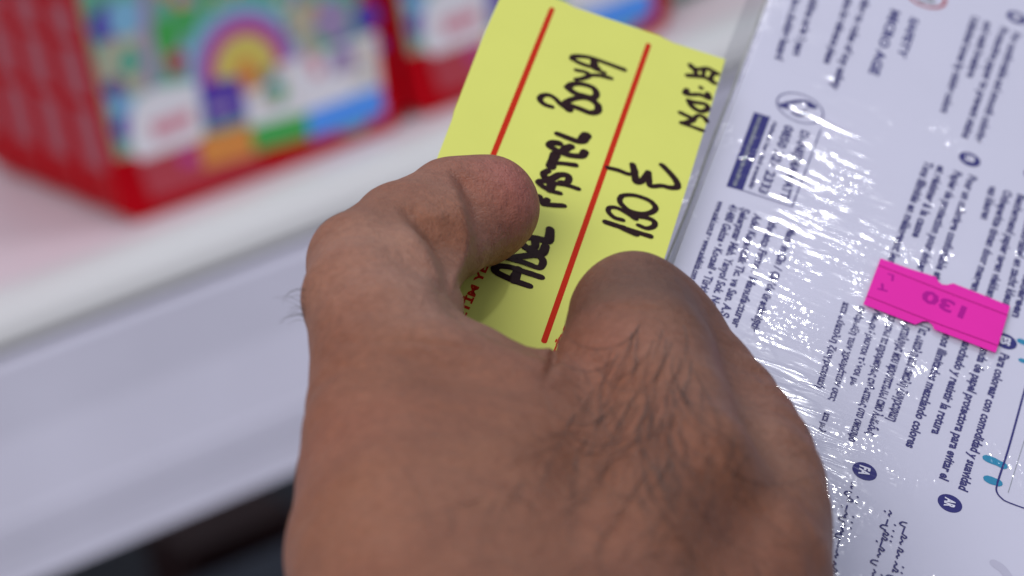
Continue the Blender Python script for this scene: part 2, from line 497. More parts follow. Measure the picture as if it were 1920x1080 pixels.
# maker's block
line('www.adel.com.tr • www.adelkids.com.tr', (1353, 378), (1297, 534), cap=14)
line('41480 Gebze • Kocaeli • Türkiye', (1377, 384), (1315, 560), cap=17)
line('Şekerpınar Mah. Yanyol Sok. No: 7', (1399, 391), (1333, 590), cap=17)
line('Adel Kalemcilik Tic. ve San. A.Ş.', (1422, 402), (1356, 598), cap=17)
line('İthalatçı Firma / Manufacturer', (1453, 410), (1379, 614), cap=17)
line('Made in Çin / Çin’de üretilmiştir', (1487, 428), (1414, 622), cap=17)
# language ovals
def oval(px, py, s, r=.00245):
    cu, ct = BF.uv(px, py)
    o = slab('language_mark', BF, circ(cu, ct, r, 36), .00001, HP, M_navy, bx)
    a = BF.p(cu, ct)
    put_text(s, BF, (cu, ct - .0013), (cu, ct + .0013), .0021, 1 if Frame and ((-1) * 1) > 0 else -1, HP * 2, M_white, o, 'mark_letters', True)
    return o
oval(1818, 299, 'FR'); oval(1621, 884, 'FA'); oval(1781, 944, 'AR'); oval(1885, 640, 'ES'); oval(1906, 33, 'EN'); oval(1940, 330, 'NL')
# Arabic lines: pen-like strokes with dots
def arabic(a, b, n, seed, w=.00034):
    r = random.Random(seed)
    p0 = np.array(BF.uv(*a)); p1 = np.array(BF.uv(*b)); L = np.linalg.norm(p1 - p0); d = (p1 - p0) / L
    u = np.array((d[1], -d[0]));
    if u[0] < 0: u = -u
    ls = []
    x = 0
    while x < L:
        k = r.choice('aabcde'); s = .0011
        P = lambda a_, b_: tuple(p0 + d * (x + a_) + u * b_)
        if k == 'a': pts = [P(0, 0), P(s * .5, .0004), P(s, 0), P(s * 1.4, .0002)]; adv = 1.5 * s
        elif k == 'b': pts = [P(0, .0017), P(s * .1, .0006), P(s * .3, 0), P(s * .8, 0)]; adv = .9 * s
        elif k == 'c': pts = [P(0, 0), P(s * .4, .0009), P(s * .9, .0006), P(s * .6, 0), P(s * 1.2, 0)]; adv = 1.3 * s
        elif k == 'd': pts = [P(0, .0003), P(s * .2, -.0006), P(s * .9, -.0009), P(s * 1.2, .0002)]; adv = 1.5 * s
        else: pts = [P(0, .0001), P(s * 1.6, 0)]; adv = 1.6 * s
        ls.append((pts, w))
        if r.random() < .5:
            q_ = P(s * .6, r.choice((.0016, -.0009))); ls.append(([q_, (q_[0] + .0001, q_[1] + .0001)], w * 1.2))
        x += adv + (r.random() < .22) * s * .9
    return strokes('printed_line', BF, ls, HP, M_text, bx)
arabic((1597, 906), (1553, 1100), 12, 3)
arabic((1697, 980), (1664, 1110), 12, 5)
arabic((1668, 958), (1627, 1110), 12, 8)
# rounded frame at the lower right, thin rule and teal marks
fr_pts = hs([(1960, 590), (1920, 735), (1891, 840), (1870, 905), (1868, 920), (1876, 933), (1897, 945), (1990, 977)])
strokes('frame_rule', BF, [(fr_pts[:4], .00042), (fr_pts[3:], .00036)], HP, M_navy, bx)
strokes('thin_rule', BF, [(hs([(1950, 735), (1916, 840), (1890, 924)]), .00014)], HP, M_greyp, bx)
strokes('teal_mark', BF, [(hs([(1851, 860), (1866, 866), (1880, 873)]), .0021)], HP * .5, M_teal, bx)
strokes('teal_mark', BF, [(hs([(1853, 899), (1864, 903), (1870, 905)]), .0022)], HP * .5, M_teal, bx)
strokes('teal_mark', BF, [(hs([(1914, 640), (1930, 646)]), .0018)], HP * .5, M_teal, bx)
strokes('teal_mark', BF, [(hs([(1915, 676), (1930, 680)]), .0014)], HP * .5, M_teal, bx)
strokes('faint_mark', BF, [(hs([(1865, 1057), (1880, 1068), (1900, 1095)]), .0022)], HP * .5, M_faint, bx)

# clear film: thin sheet over the face, wrinkled by bump, with a sealed flange on the left
def film_material(flange=False):
    m = bpy.data.materials.new('clear_film_flange' if flange else 'clear_film'); m.use_nodes = True
    nt = m.node_tree; nt.nodes.clear(); L = nt.links.new
    out = nt.nodes.new('ShaderNodeOutputMaterial')
    tr = nt.nodes.new('ShaderNodeBsdfTransparent'); gl = nt.nodes.new('ShaderNodeBsdfGlossy')
    tr.inputs[0].default_value = (.78, .78, .80, 1) if flange else (.97, .97, .98, 1)
    gl.inputs['Roughness'].default_value = .11 if flange else .09
    lw = nt.nodes.new('ShaderNodeLayerWeight'); lw.inputs[0].default_value = .5
    pw = nt.nodes.new('ShaderNodeMath'); pw.operation = 'POWER'; pw.inputs[1].default_value = 5; L(lw.outputs['Facing'], pw.inputs[0])
    fz = nt.nodes.new('ShaderNodeMath'); fz.operation = 'MULTIPLY_ADD'; fz.inputs[1].default_value = .85; fz.inputs[2].default_value = .055; L(pw.outputs[0], fz.inputs[0])
    mx = nt.nodes.new('ShaderNodeMixShader')
    L(fz.outputs[0], mx.inputs[0]); L(tr.outputs[0], mx.inputs[1]); L(gl.outputs[0], mx.inputs[2]); L(mx.outputs[0], out.inputs[0])
    at_ = nt.nodes.new('ShaderNodeAttribute'); at_.attribute_name = 'uvmm'      # position on the sheet, in millimetres
    def math_(op, a, b=None):
        n = nt.nodes.new('ShaderNodeMath'); n.operation = op
        for i, x in enumerate((a, b)):
            if x is None: continue
            if isinstance(x, (int, float)): n.inputs[i].default_value = x
            else: L(x, n.inputs[i])
        return n.outputs[0]
    def noise(sx, sy, detail, off=0, rough=.5, dist=0):
        mp = nt.nodes.new('ShaderNodeMapping'); mp.inputs['Scale'].default_value = (sx, sy, 1); mp.inputs['Location'].default_value = (off, off * 1.7, off)
        L(at_.outputs['Vector'], mp.inputs[0])
        n = nt.nodes.new('ShaderNodeTexNoise'); n.inputs['Scale'].default_value = 1; n.inputs['Detail'].default_value = detail
        n.inputs['Roughness'].default_value = rough; n.inputs['Distortion'].default_value = dist
        L(mp.outputs[0], n.inputs['Vector']); return n.outputs['Fac']
    sep = nt.nodes.new('ShaderNodeSeparateXYZ'); L(at_.outputs['Vector'], sep.inputs[0])
    u, t = sep.outputs[0], sep.outputs[1]
    def bell(x, c, w):
        d = math_('DIVIDE', math_('SUBTRACT', x, c), w)
        return math_('POWER', 2.718, math_('MULTIPLY', math_('MULTIPLY', d, d), -1))
    if not flange:
        # long wrinkles that run across the box, strongest in a band right of its left edge (heights in mm)
        band = math_('MULTIPLY', bell(math_('SUBTRACT', u, math_('MULTIPLY', t, .24)), 36.0, 13.5), math_('ADD', .03, bell(t, -6.0, 66.0)))
        def worms(freq, wob, amp, off, mu, mt, cut):
            ph = math_('ADD', math_('MULTIPLY', t, freq), math_('MULTIPLY', noise(.045, .13, 1, off), wob))
            sn = math_('SINE', math_('MULTIPLY', ph, 6.283))
            mk = nt.nodes.new('ShaderNodeMapRange'); mk.interpolation_type = 'SMOOTHSTEP'
            mk.inputs['From Min'].default_value = cut; mk.inputs['From Max'].default_value = cut + .16
            L(noise(mu, mt, 0, off + 20), mk.inputs['Value'])
            return math_('MULTIPLY', math_('MULTIPLY', sn, mk.outputs[0]), math_('MULTIPLY', band, amp))
        wr = worms(.22, 2.0, .115, 3, .08, .26, .45)
        wr2 = worms(.46, 3.0, .045, 11, .14, .44, .48)
        pm = nt.nodes.new('ShaderNodeMapRange'); pm.interpolation_type = 'SMOOTHSTEP'
        pm.inputs['From Min'].default_value = .46; pm.inputs['From Max'].default_value = .72; pm.inputs['To Max'].default_value = .16
        L(noise(.07, .06, 2, 13), pm.inputs['Value'])
        dim = math_('MULTIPLY', noise(.95, .8, 0, 3, .5, .2), pm.outputs[0])
        big = math_('MULTIPLY', noise(.03, .02, 1, 7), .8)
        hsum = math_('ADD', math_('ADD', wr, wr2), math_('ADD', dim, big))
    else:
        hsum = math_('MULTIPLY', noise(.4, .15, 2, 1), .22)
    bp = nt.nodes.new('ShaderNodeBump'); bp.inputs['Strength'].default_value = 1.0
    bp.inputs['Distance'].default_value = .001
    L(hsum, bp.inputs['Height']); L(bp.outputs[0], gl.inputs['Normal'])
    return m
def film_sheet(name, u0, u1, t0, t1, hfun, m, nu, ntt, parent):
    vs, fs, uvs = [], [], []
    for j in range(ntt + 1):
        for i in range(nu + 1):
            u = u0 + (u1 - u0) * i / nu; t = t0 + (t1 - t0) * j / ntt
            vs.append(XB.p(u, t, hfun(u, t))); uvs.append((u * 1000, t * 1000, 0))
    for j in range(ntt):
        for i in range(nu):
            a = j * (nu + 1) + i; fs.append((a, a + nu + 1, a + nu + 2, a + 1))
    o = add(name, vs, fs, m, parent, smooth=True)
    at_ = o.data.attributes.new('uvmm', 'FLOAT_VECTOR', 'POINT')
    at_.data.foreach_set('vector', np.array(uvs, dtype=np.float32).ravel())
    return o
def hf(u, t):
    return .0006 if u > .002 else .0006 - (1 - u / .002) ** 2 * .0010
film_sheet('film', 0.0, bw, t_up, t_dn, hf, film_material(), 60, 80, bx)
def hfl(u, t):
    return -.0005 + .0002 * math.sin(t * 130)
film_sheet('film_flange', -.0046, .0, t_up, t_dn, hfl, film_material(True), 6, 80, bx)
# the welded edge: a thin bead along the box side
M_bead = mat('film_weld', (.36, .36, .33), .25, .6, noise=(200, .3))
def tube(name, pts, rad, m, parent, n=6, kind=None):
    vs, fs = [], []
    for k, p in enumerate(pts):
        a = pts[min(k + 1, len(pts) - 1)] - pts[max(k - 1, 0)]; a.normalize()
        s = a.orthogonal().normalized(); q_ = a.cross(s)
        r = rad(k) if callable(rad) else rad
        for i in range(n):
            an = 2 * math.pi * i / n; vs.append(p + (s * math.cos(an) + q_ * math.sin(an)) * r)
    for k in range(len(pts) - 1):
        for i in range(n):
            j = (i + 1) % n; fs.append((k * n + i, k * n + j, (k + 1) * n + j, (k + 1) * n + i))
    return add(name, vs, fs, m, parent, smooth=True, kind=kind)
tube('film_weld', [XB.p(-.0004 + .00012 * math.sin(k * .7), t_up + (t_dn - t_up) * k / 60, -.0001) for k in range(61)], .00022, M_bead, bx)

# ------------------------------------------------------------------ pink price sticker on the wrap
pst = empty('price_sticker', BF.p(*BF.uv(1760, 570), .0009), 'bright pink price gun sticker reading 130 TL stuck on the wrapped box', 'sticker')
hS0, hS1 = .00085, .00095
outline = [(1651, 484), (1703, 503), (1755, 519), (1759, 527), (1766, 533), (1776, 534), (1787, 531), (1841, 552), (1894, 574), (1881, 618), (1867, 661), (1810, 639), (1752, 617), (1748, 608), (1740, 602), (1730, 602), (1722, 606), (1716, 608), (1668, 589), (1619, 570), (1635, 527)]
pslab('paper', BF, outline, hS0, hS1, M_pink, pst)
def sline(pts, w, m, h=hS1 + .00003): return ([BF.uv(*p, h) for p in pts], w)
strokes('border_line', BF, [sline([(1647, 497), (1768, 545), (1889, 591)], .00028, 0)], hS1 + .00002, M_pinkline, pst)
strokes('border_line', BF, [sline([(1626, 555), (1748, 603), (1871, 648)], .00028, 0)], hS1 + .00002, M_pinkline, pst)
line('130', (1809, 588), (1729, 552), cap=40, m=M_pinkink, name='price_digits', parent=pst, h=hS1 + .00002)
line('T', (1664, 541), (1645, 536), cap=22, m=M_pinkink, name='currency_letter', parent=pst, h=hS1 + .00002)
line('L', (1676, 522), (1664, 518), cap=20, m=M_pinkink, name='currency_letter', parent=pst, h=hS1 + .00002)

# ------------------------------------------------------------------ yellow price card
CO = P0 + N * .005
ay = empty('price_card', CO, 'yellow price card with red rules and handwriting ADEL PASTEL BOYA 130, pinched under the thumb', 'price card')
CF = Frame(CO, U, T, N)
cpix = [(952, -38), (1005, -16), (1060, 4), (1078, 14), (1160, 41), (1235, 66), (1262, 80), (1360, 111), (1324, 232), (1282, 370), (1250, 472), (1205, 610), (1165, 738), (940, 652), (722, 572), (770, 435), (822, 290), (848, 222), (852, 205), (860, 186), (905, 70)]
def card():
    poly = [CF.uv(x, y, .00015) for x, y in cpix]
    return slab('card', CF, poly, -.00015, .00015, M_yellow, ay)
cardo = card()
HI = .00018
def cl(pts, w, z=None):
    ox, oy, s = z or (0, 0, 1)
    return ([CF.uv(ox + x / s, oy + y / s, HI) for x, y in pts], w * 1.75 * .000104)
Z7 = (900, 240, 3.375); Z6 = (980, 60, 4.5)
strokes('red_rule', CF, [cl([(1035, 17), (925, 290), (848, 482)], 6.6)], HI, M_redink, ay)
strokes('red_rule', CF, [cl([(1216, 84), (1020, 640)], 6.6)], HI, M_redink, ay)
hw = [
 # ADEL
 cl([(312, 1000), (220, 968), (115, 920), (95, 893), (120, 876), (190, 882), (260, 905), (385, 944)], 9.5, Z7), cl([(243, 895), (228, 930), (212, 968)], 11, Z7),
 cl([(168, 822), (270, 850), (365, 884), (392, 870), (398, 840), (375, 812), (330, 806), (250, 815), (168, 822)], 9, Z7),
 cl([(228, 742), (262, 735), (300, 762), (345, 755), (350, 722)], 10, Z7), cl([(300, 762), (345, 790), (395, 790), (415, 748)], 11, Z7),
 cl([(288, 690), (360, 700), (425, 716), (440, 690), (444, 642)], 11, Z7),
 # PASTEL
 cl([(375, 432), (402, 480), (450, 488), (530, 493)], 7.5, Z7), cl([(402, 480), (425, 455)], 9, Z7),
 cl([(505, 414), (440, 396), (385, 362), (372, 342), (400, 336), (470, 350), (545, 362), (620, 386)], 8, Z7), cl([(455, 350), (440, 395)], 11, Z7),
 cl([(430, 272), (402, 290), (415, 318), (455, 320), (500, 298), (550, 300), (562, 325), (545, 350), (512, 345)], 9, Z7),
 cl([(452, 222), (520, 225), (602, 236)], 8, Z7), cl([(478, 168), (460, 205), (448, 244)], 12, Z7),
 cl([(500, 98), (460, 95), (440, 115), (500, 150), (560, 172), (640, 178), (662, 152)], 10, Z7), cl([(520, 155), (545, 130), (575, 118)], 11, Z7),
 cl([(490, 38), (600, 80), (650, 84), (672, 62), (676, 44)], 9.5, Z7), cl([(650, 70), (672, 48)], 13, Z7),
 # 130 and lira sign
 cl([(795, 596), (930, 640), (1075, 686)], 8.5, Z7), cl([(900, 632), (985, 672)], 10, Z7),
 cl([(902, 584), (850, 568), (812, 530), (822, 504), (870, 508), (930, 540), (985, 576), (965, 560), (1040, 566), (1100, 590), (1100, 622), (1055, 636), (1002, 616)], 7, Z7),
 cl([(882, 452), (905, 428), (980, 428), (1070, 460), (1110, 500), (1092, 530), (1030, 545), (945, 525), (892, 480), (882, 452)], 7.2, Z7),
 cl([(808, 252), (880, 270), (938, 292), (985, 285), (966, 232)], 7, Z7), cl([(966, 232), (980, 300), (990, 342), (1030, 330), (1065, 282)], 9, Z7),
 cl([(1065, 282), (1070, 330), (1078, 368), (1150, 366), (1200, 378), (1248, 374), (1240, 335), (1200, 285), (1150, 234)], 8, Z7),
 # BOYA
 cl([(245, 632), (185, 612), (145, 572), (162, 540), (215, 532), (270, 560), (320, 610), (390, 660)], 7.5, Z6),
 cl([(345, 620), (370, 590), (440, 562), (520, 556), (590, 580), (635, 625), (630, 670), (570, 682), (480, 648), (400, 620)], 9, Z6), cl([(370, 600), (390, 655)], 11, Z6),
 cl([(378, 470), (420, 440), (500, 440), (590, 470), (622, 520), (600, 555), (540, 548), (440, 515), (378, 470)], 9, Z6),
 cl([(450, 322), (530, 340), (560, 370), (500, 395), (448, 402)], 7, Z6), cl([(560, 365), (650, 368), (745, 392)], 7, Z6), cl([(600, 310), (690, 345)], 6, Z6),
 cl([(415, 228), (440, 205), (560, 215), (700, 262), (855, 320)], 7.5, Z6), cl([(418, 228), (480, 262), (560, 290), (640, 305)], 7, Z6), cl([(600, 235), (605, 300)], 10, Z6),
 # date 15.08.25
 cl([(1415, 280), (1440, 310), (1500, 315), (1560, 310), (1640, 352)], 7.4, Z6), cl([(1390, 368), (1460, 372), (1540, 385), (1620, 432)], 7.4, Z6), cl([(1440, 300), (1470, 370)], 6.3, Z6), cl([(1620, 345), (1590, 380), (1600, 425)], 6.3, Z6), cl([(1530, 325), (1520, 380)], 5.3, Z6),
 cl([(1500, 468), (1506, 474)], 6.3, Z6), cl([(1385, 490), (1370, 520), (1430, 530), (1500, 530), (1570, 560), (1560, 520)], 7.4, Z6), cl([(1400, 580), (1430, 630), (1500, 670), (1560, 650), (1540, 610), (1450, 595), (1400, 580)], 7.4, Z6),
 cl([(1330, 682), (1400, 715), (1440, 740), (1380, 765), (1340, 768)], 7.4, Z6), cl([(1440, 735), (1480, 705), (1530, 722), (1555, 758)], 6.3, Z6), cl([(1345, 770), (1430, 800), (1518, 832)], 6.3, Z6),
]
strokes('handwriting', CF, hw, HI + .00003, M_ink, ay)
line('ÜRETİM YERİ', (846, 634), (921, 470), cap=15, m=M_redink, name='printed_heading', parent=ay, fr=CF, h=HI, bold=True)
line('FİYATI', (1042, 664), (1085, 566), cap=13, m=M_redink, name='printed_heading', parent=ay, fr=CF, h=HI, bold=True)

# ------------------------------------------------------------------ the hand
HN = np.array((.259, -.741, -.62)); HN /= np.linalg.norm(HN)      # box normal in (right, down, depth)
P0c = M.transposed() @ (P0 - CAM); P0m = np.array((P0c.x, -P0c.y, -P0c.z)) * 1000
DPL = float(HN @ P0m)
def J(px, py, h, rpx):
    """joint: over pixel (px,py), h mm above the box plane, radius given in pixels"""
    ray = np.array(((px - 960) / F, (py - 540) / F, 1.0))
    Z = (DPL + h) / float(HN @ ray)
    return (*(ray * Z), rpx * Z / F)
chains = {
 'thumb': ([J(914, 386, 14.4, 95), J(850, 395, 16, 98), J(752, 436, 20, 93), J(674, 494, 25, 98), J(674, 560, 28, 106), J(700, 640, 29, 118), J(700, 770, 29, 126), J(735, 900, 31, 178), J(760, 1040, 33, 226), J(800, 1300, 42, 250)], 5),
 'thumb_pad': ([J(770, 470, 23, 92), J(795, 515, 23, 62), J(800, 575, 25, 66)], 3),
 'thumb_pad_low': ([J(880, 420, 15, 90), J(848, 468, 18, 72), J(815, 528, 24, 38)], 3),
 'web': ([J(795, 640, 27, 78), J(880, 690, 27, 84), J(985, 735, 28, 78), J(1080, 800, 30, 80)], 9),
 'web2': ([J(800, 800, 28, 130), J(950, 860, 30, 150), J(1080, 920, 33, 150)], 8),
 'muscle': ([J(930, 930, 34, 170), J(960, 1100, 38, 190), J(980, 1400, 46, 210)], 10),
 'index': ([J(1188, 592, 30, 122), J(1192, 690, 33, 151), J(1230, 800, 36, 152), J(1262, 900, 39, 152), J(1180, 1100, 43, 165), J(1080, 1450, 52, 190)], 6),
 'middle_back': ([J(1238, 622, 25, 104), J(1262, 652, 25, 105), J(1313, 717, 25, 106), J(1357, 770, 26, 108), J(1378, 817, 27, 120), J(1404, 868, 28, 126), J(1410, 914, 29, 136), J(1412, 978, 29, 146), J(1400, 1080, 32, 160), J(1250, 1450, 44, 190)], 6),
 'ring_back': ([J(1360, 860, 15, 105), J(1420, 1000, 18, 122), J(1424, 1120, 22, 134), J(1330, 1450, 38, 180)], 5),
 'little_back': ([J(1360, 980, 12, 92), J(1420, 1120, 14, 115), J(1420, 1230, 18, 130), J(1360, 1450, 32, 170)], 5),
 'wrist': ([J(1000, 1400, 46, 270), J(1180, 1400, 44, 280)], 10),
 'forearm': ([J(1080, 1450, 48, 300), J(1060, 1900, 66, 340), J(1040, 2300, 84, 380)], 10),
 'index_tip': ([J(1186, 600, 29, 100), J(1160, 690, 15, 84), J(1140, 800, 9.5, 78)], 1.5),
 'middle_tip': ([J(1275, 660, 21, 100), J(1250, 760, 11, 86), J(1240, 870, 9.5, 80)], 1.5),
 'ring_tip': ([J(1360, 865, 14, 95), J(1330, 930, 9.5, 84), J(1310, 1010, 9, 78)], 1.5),
 'little_tip': ([J(1360, 985, 12, 85), J(1330, 1060, 8.5, 76), J(1310, 1130, 8, 70)], 1.5),
}
bumps = [(J(880, 745, 32, 96), 9), (J(985, 790, 33, 90), 9), (J(800, 700, 32, 90), 8),   # extra soft masses: (px,py,h,rpx,k)
 (J(648, 800, 33, 62), 5), (J(1285, 890, 44, 100), 8), (J(735, 600, 33, 60), 6), (J(1180, 545, 27, 70), 5), (J(905, 400, 15, 88), 4), (J(812, 446, 22, 84), 5), (J(762, 520, 29, 72), 6)]
# creases: points in pixels, deepest mm, width mm, kind, only nearer than this depth
def pl(*p): return np.array(p, float)
creases = [
 (pl((838, 322), (862, 352), (879, 395), (887, 440), (884, 478), (868, 515), (850, 545)), 1.9, 2.6, 'fold'),
 (pl((735, 385), (775, 420), (803, 460), (825, 505), (838, 545)), 1.8, 3.0, 'fold'),
 (pl((742, 592), (800, 588), (850, 600), (900, 628)), .22, .9, 'line'),
 (pl((700, 640), (780, 640), (850, 652), (930, 660)), .18, .9, 'line'),
 (pl((900, 690), (960, 672), (1015, 690)), .18, .9, 'line'),
 (pl((1046, 640), (1040, 668), (1034, 692), (1022, 712)), .7, 1.3, 'line'),
 (pl((1400, 690), (1425, 705), (1438, 722)), .30, 1.0, 'line'),
 (pl((1130, 560), (1180, 545), (1235, 556)), .22, 1.2, 'line'),
 (pl((1110, 590), (1180, 576), (1255, 592)), .18, 1.2, 'line'),
 (pl((1450, 760), (1490, 790), (1520, 835)), .25, 1.3, 'line'),
 (pl((600, 620), (640, 640), (690, 645)), .18, 1.3, 'line'),
 (pl((585, 660), (640, 690), (700, 700)), .18, 1.3, 'line'),
 (pl((600, 540), (650, 520), (700, 530)), .15, 1.3, 'line'),
 (pl((1500, 960), (1520, 1010), (1530, 1080)), .2, 1.5, 'line'),
 (pl((640, 900), (720, 960), (760, 1060)), .15, 2.5, 'line'),
]
def vnoise(p, seed):
    r = np.random.default_rng(seed); d = np.zeros(len(p), np.float32)
    for k in range(14):
        w = r.normal(size=3); w /= np.linalg.norm(w); f = r.uniform(.12, .55)
        d += np.sin(p @ (w * f).astype(np.float32) + r.uniform(0, 6.28)) / (4 + 14 * f)
    return d
def sdf(p, fine=True):
    p = p.astype(np.float32); d = None
    for key, (js, k) in chains.items():
        dc = None
        for a, b in zip(js[:-1], js[1:]):
            pa = p - np.array(a[:3], np.float32); ba = np.array(b[:3], np.float32) - np.array(a[:3], np.float32)
            h = np.clip(pa @ ba / float(ba @ ba), 0, 1)
            q_ = pa - h[:, None] * ba
            e = np.sqrt(np.einsum('ij,ij->i', q_, q_)) - (a[3] + (b[3] - a[3]) * h)
            if dc is None: dc = e
            else:
                kk = 1.3; hh = np.clip(.5 + .5 * (dc - e) / kk, 0, 1); dc = dc * (1 - hh) + e * hh - kk * hh * (1 - hh)
        if d is None: d = dc
        else:
            hh = np.clip(.5 + .5 * (d - dc) / k, 0, 1); d = d * (1 - hh) + dc * hh - k * hh * (1 - hh)
    for b, k in bumps:
        e = np.linalg.norm(p - np.array(b[:3], np.float32), axis=1) - b[3]
        hh = np.clip(.5 + .5 * (d - e) / k, 0, 1); d = d * (1 - hh) + e * hh - k * hh * (1 - hh)
    if fine:
        near = np.abs(d) < 4
        q_ = p[near]; z = q_[:, 2]
        px = 960 + F * q_[:, 0] / z; py = 540 + F * q_[:, 1] / z
        add_ = .35 * vnoise(q_, 4)
        hb = HN @ q_.T - DPL                    # height above the box
        for poly, depth, wid, kind in creases:
            best = np.full(len(q_), 1e9, np.float32); sg = np.zeros(len(q_), np.float32); along = np.zeros(len(q_), np.float32)
            n = len(poly) - 1
            for i in range(n):
                a, b = poly[i], poly[i + 1]; ba = b - a
                wx, wy = px - a[0], py - a[1]
                s = np.clip((wx * ba[0] + wy * ba[1]) / (ba @ ba), 0, 1)
                dx, dy = wx - s * ba[0], wy - s * ba[1]
                dd = np.hypot(dx, dy); m_ = dd < best
                best[m_] = dd[m_]; sg[m_] = np.sign(ba[0] * wy - ba[1] * wx)[m_]; along[m_] = ((i + s) / n)[m_]
            mm = best * z / F
            ends = np.clip(np.minimum(along, 1 - along) * 5 + .08, 0, 1)
            front = np.clip((hb - 12) / 4, 0, 1) if kind != 'fold' else 1.0
            if kind == 'line':
                add_ += depth * np.exp(-(mm / wid) ** 2 * 2.5) * ends * front
            else:                               # one lip overlaps: raised on the near side, stepped down beyond
                s_ = np.where(sg < 0, 1.0, -1.0)   # +: right-hand side of the fold
                x = mm * s_
                step = 1 / (1 + np.exp(-x / .26))
                add_ += ends * front * (depth * step * np.exp(-np.clip(x, 0, None) / wid) - depth * .55 * (1 - step) * np.exp(-(np.clip(-x, 0, None) / (wid * 1.1)) ** 2))
        d[near] += add_
    return d
VS = .55
allj = np.array([j for js, _ in chains.values() for j in js])
lo_ = (allj[:, :3] - allj[:, 3:4]).min(0) - 4; hi_ = (allj[:, :3] + allj[:, 3:4]).max(0) + 4
BLK = 8
nb = np.ceil((hi_ - lo_) / (VS * BLK)).astype(int)
def build_hand():
    dims = nb * BLK + 1
    bi = np.stack(np.meshgrid(*[np.arange(n) for n in nb], indexing='ij'), -1).reshape(-1, 3)
    bc = lo_ + (bi + .5) * BLK * VS
    dcoarse = sdf(bc, False)
    full = np.empty(tuple(dims), np.float32)
    cs = np.repeat(np.repeat(np.repeat(np.sign(dcoarse).reshape(tuple(nb)), BLK, 0), BLK, 1), BLK, 2)
    full[:] = 5.0; full[:-1, :-1, :-1] = cs * 5
    act = bi[np.abs(dcoarse) < BLK * VS * .87 + 2.6]
    loc = np.stack(np.meshgrid(*[np.arange(BLK + 1)] * 3, indexing='ij'), -1).reshape(-1, 3)
    for c0 in range(0, len(act), 1500):
        a = act[c0:c0 + 1500]
        idx = (a[:, None, :] * BLK + loc[None]).reshape(-1, 3)
        val = sdf(lo_ + idx * VS)
        full[idx[:, 0], idx[:, 1], idx[:, 2]] = val
    s = full < 0
    c = [s[i:dims[0] - 1 + i, j:dims[1] - 1 + j, k:dims[2] - 1 + k] for i in (0, 1) for j in (0, 1) for k in (0, 1)]
    anyv = np.logical_or.reduce(c); allv = np.logical_and.reduce(c)
    cell = anyv & ~allv
    ci = np.argwhere(cell)
    idm = np.full(cell.shape, -1, np.int32); idm[cell] = np.arange(len(ci))
    # vertex = mean of edge crossings
    acc = np.zeros((len(ci), 3)); cnt = np.zeros(len(ci))
    corners = [(i, j, k) for i in (0, 1) for j in (0, 1) for k in (0, 1)]
    vals = {co: full[ci[:, 0] + co[0], ci[:, 1] + co[1], ci[:, 2] + co[2]] for co in corners}
    for a in corners:
        for ax in range(3):
            if a[ax]: continue
            b = list(a); b[ax] = 1; b = tuple(b)
            va, vb = vals[a], vals[b]; m_ = (va < 0) != (vb < 0)
            t = np.where(m_, va / np.where(m_, va - vb, 1), 0)
            pt = np.tile(np.array(a, float), (len(ci), 1)); pt[:, ax] += t
            acc[m_] += pt[m_]; cnt[m_] += 1
    P = lo_ + (ci + acc / np.maximum(cnt, 1)[:, None]) * VS
    quads = []
    for ax in range(3):
        o1, o2 = [i for i in range(3) if i != ax]
        sl0 = [slice(1, -1)] * 3; sl1 = [slice(1, -1)] * 3
        sl0[ax] = slice(0, dims[ax] - 1); sl1[ax] = slice(1, dims[ax])
        s0 = s[tuple(sl0)]; s1 = s[tuple(sl1)]
        e = np.argwhere(s0 != s1); inv = s0[tuple(e.T)]
        base = e.copy(); base[:, o1] += 1; base[:, o2] += 1
        q = []
        for d1, d2 in ((1, 1), (0, 1), (0, 0), (1, 0)):
            w = base.copy(); w[:, o1] -= d1; w[:, o2] -= d2
            q.append(idm[w[:, 0], w[:, 1], w[:, 2]])
        q = np.stack(q, 1)
        flip = inv if ax != 1 else ~inv
        q[~flip] = q[~flip][:, ::-1]
        quads.append(q)
    Q = np.concatenate(quads); Q = Q[(Q >= 0).all(1)]
    return P, Q
HP_, HQ = build_hand()
# (right, down, depth) mm  ->  world metres ; handedness flips twice, keep winding by checking volume
Pc = np.stack([HP_[:, 0], -HP_[:, 1], -HP_[:, 2]], 1) / 1000
Mw = np.array([[M[i][j] for j in range(3)] for i in range(3)])
Pw = Pc @ Mw.T + np.array(CAM)
v0, v1, v2 = (Pw[HQ[:, i]] - Pw.mean(0) for i in (0, 1, 2))
if np.einsum('ij,ij->i', v0, np.cross(v1, v2)).sum() < 0: HQ = HQ[:, ::-1]
org = np.array(at(1080, 1450, .46))

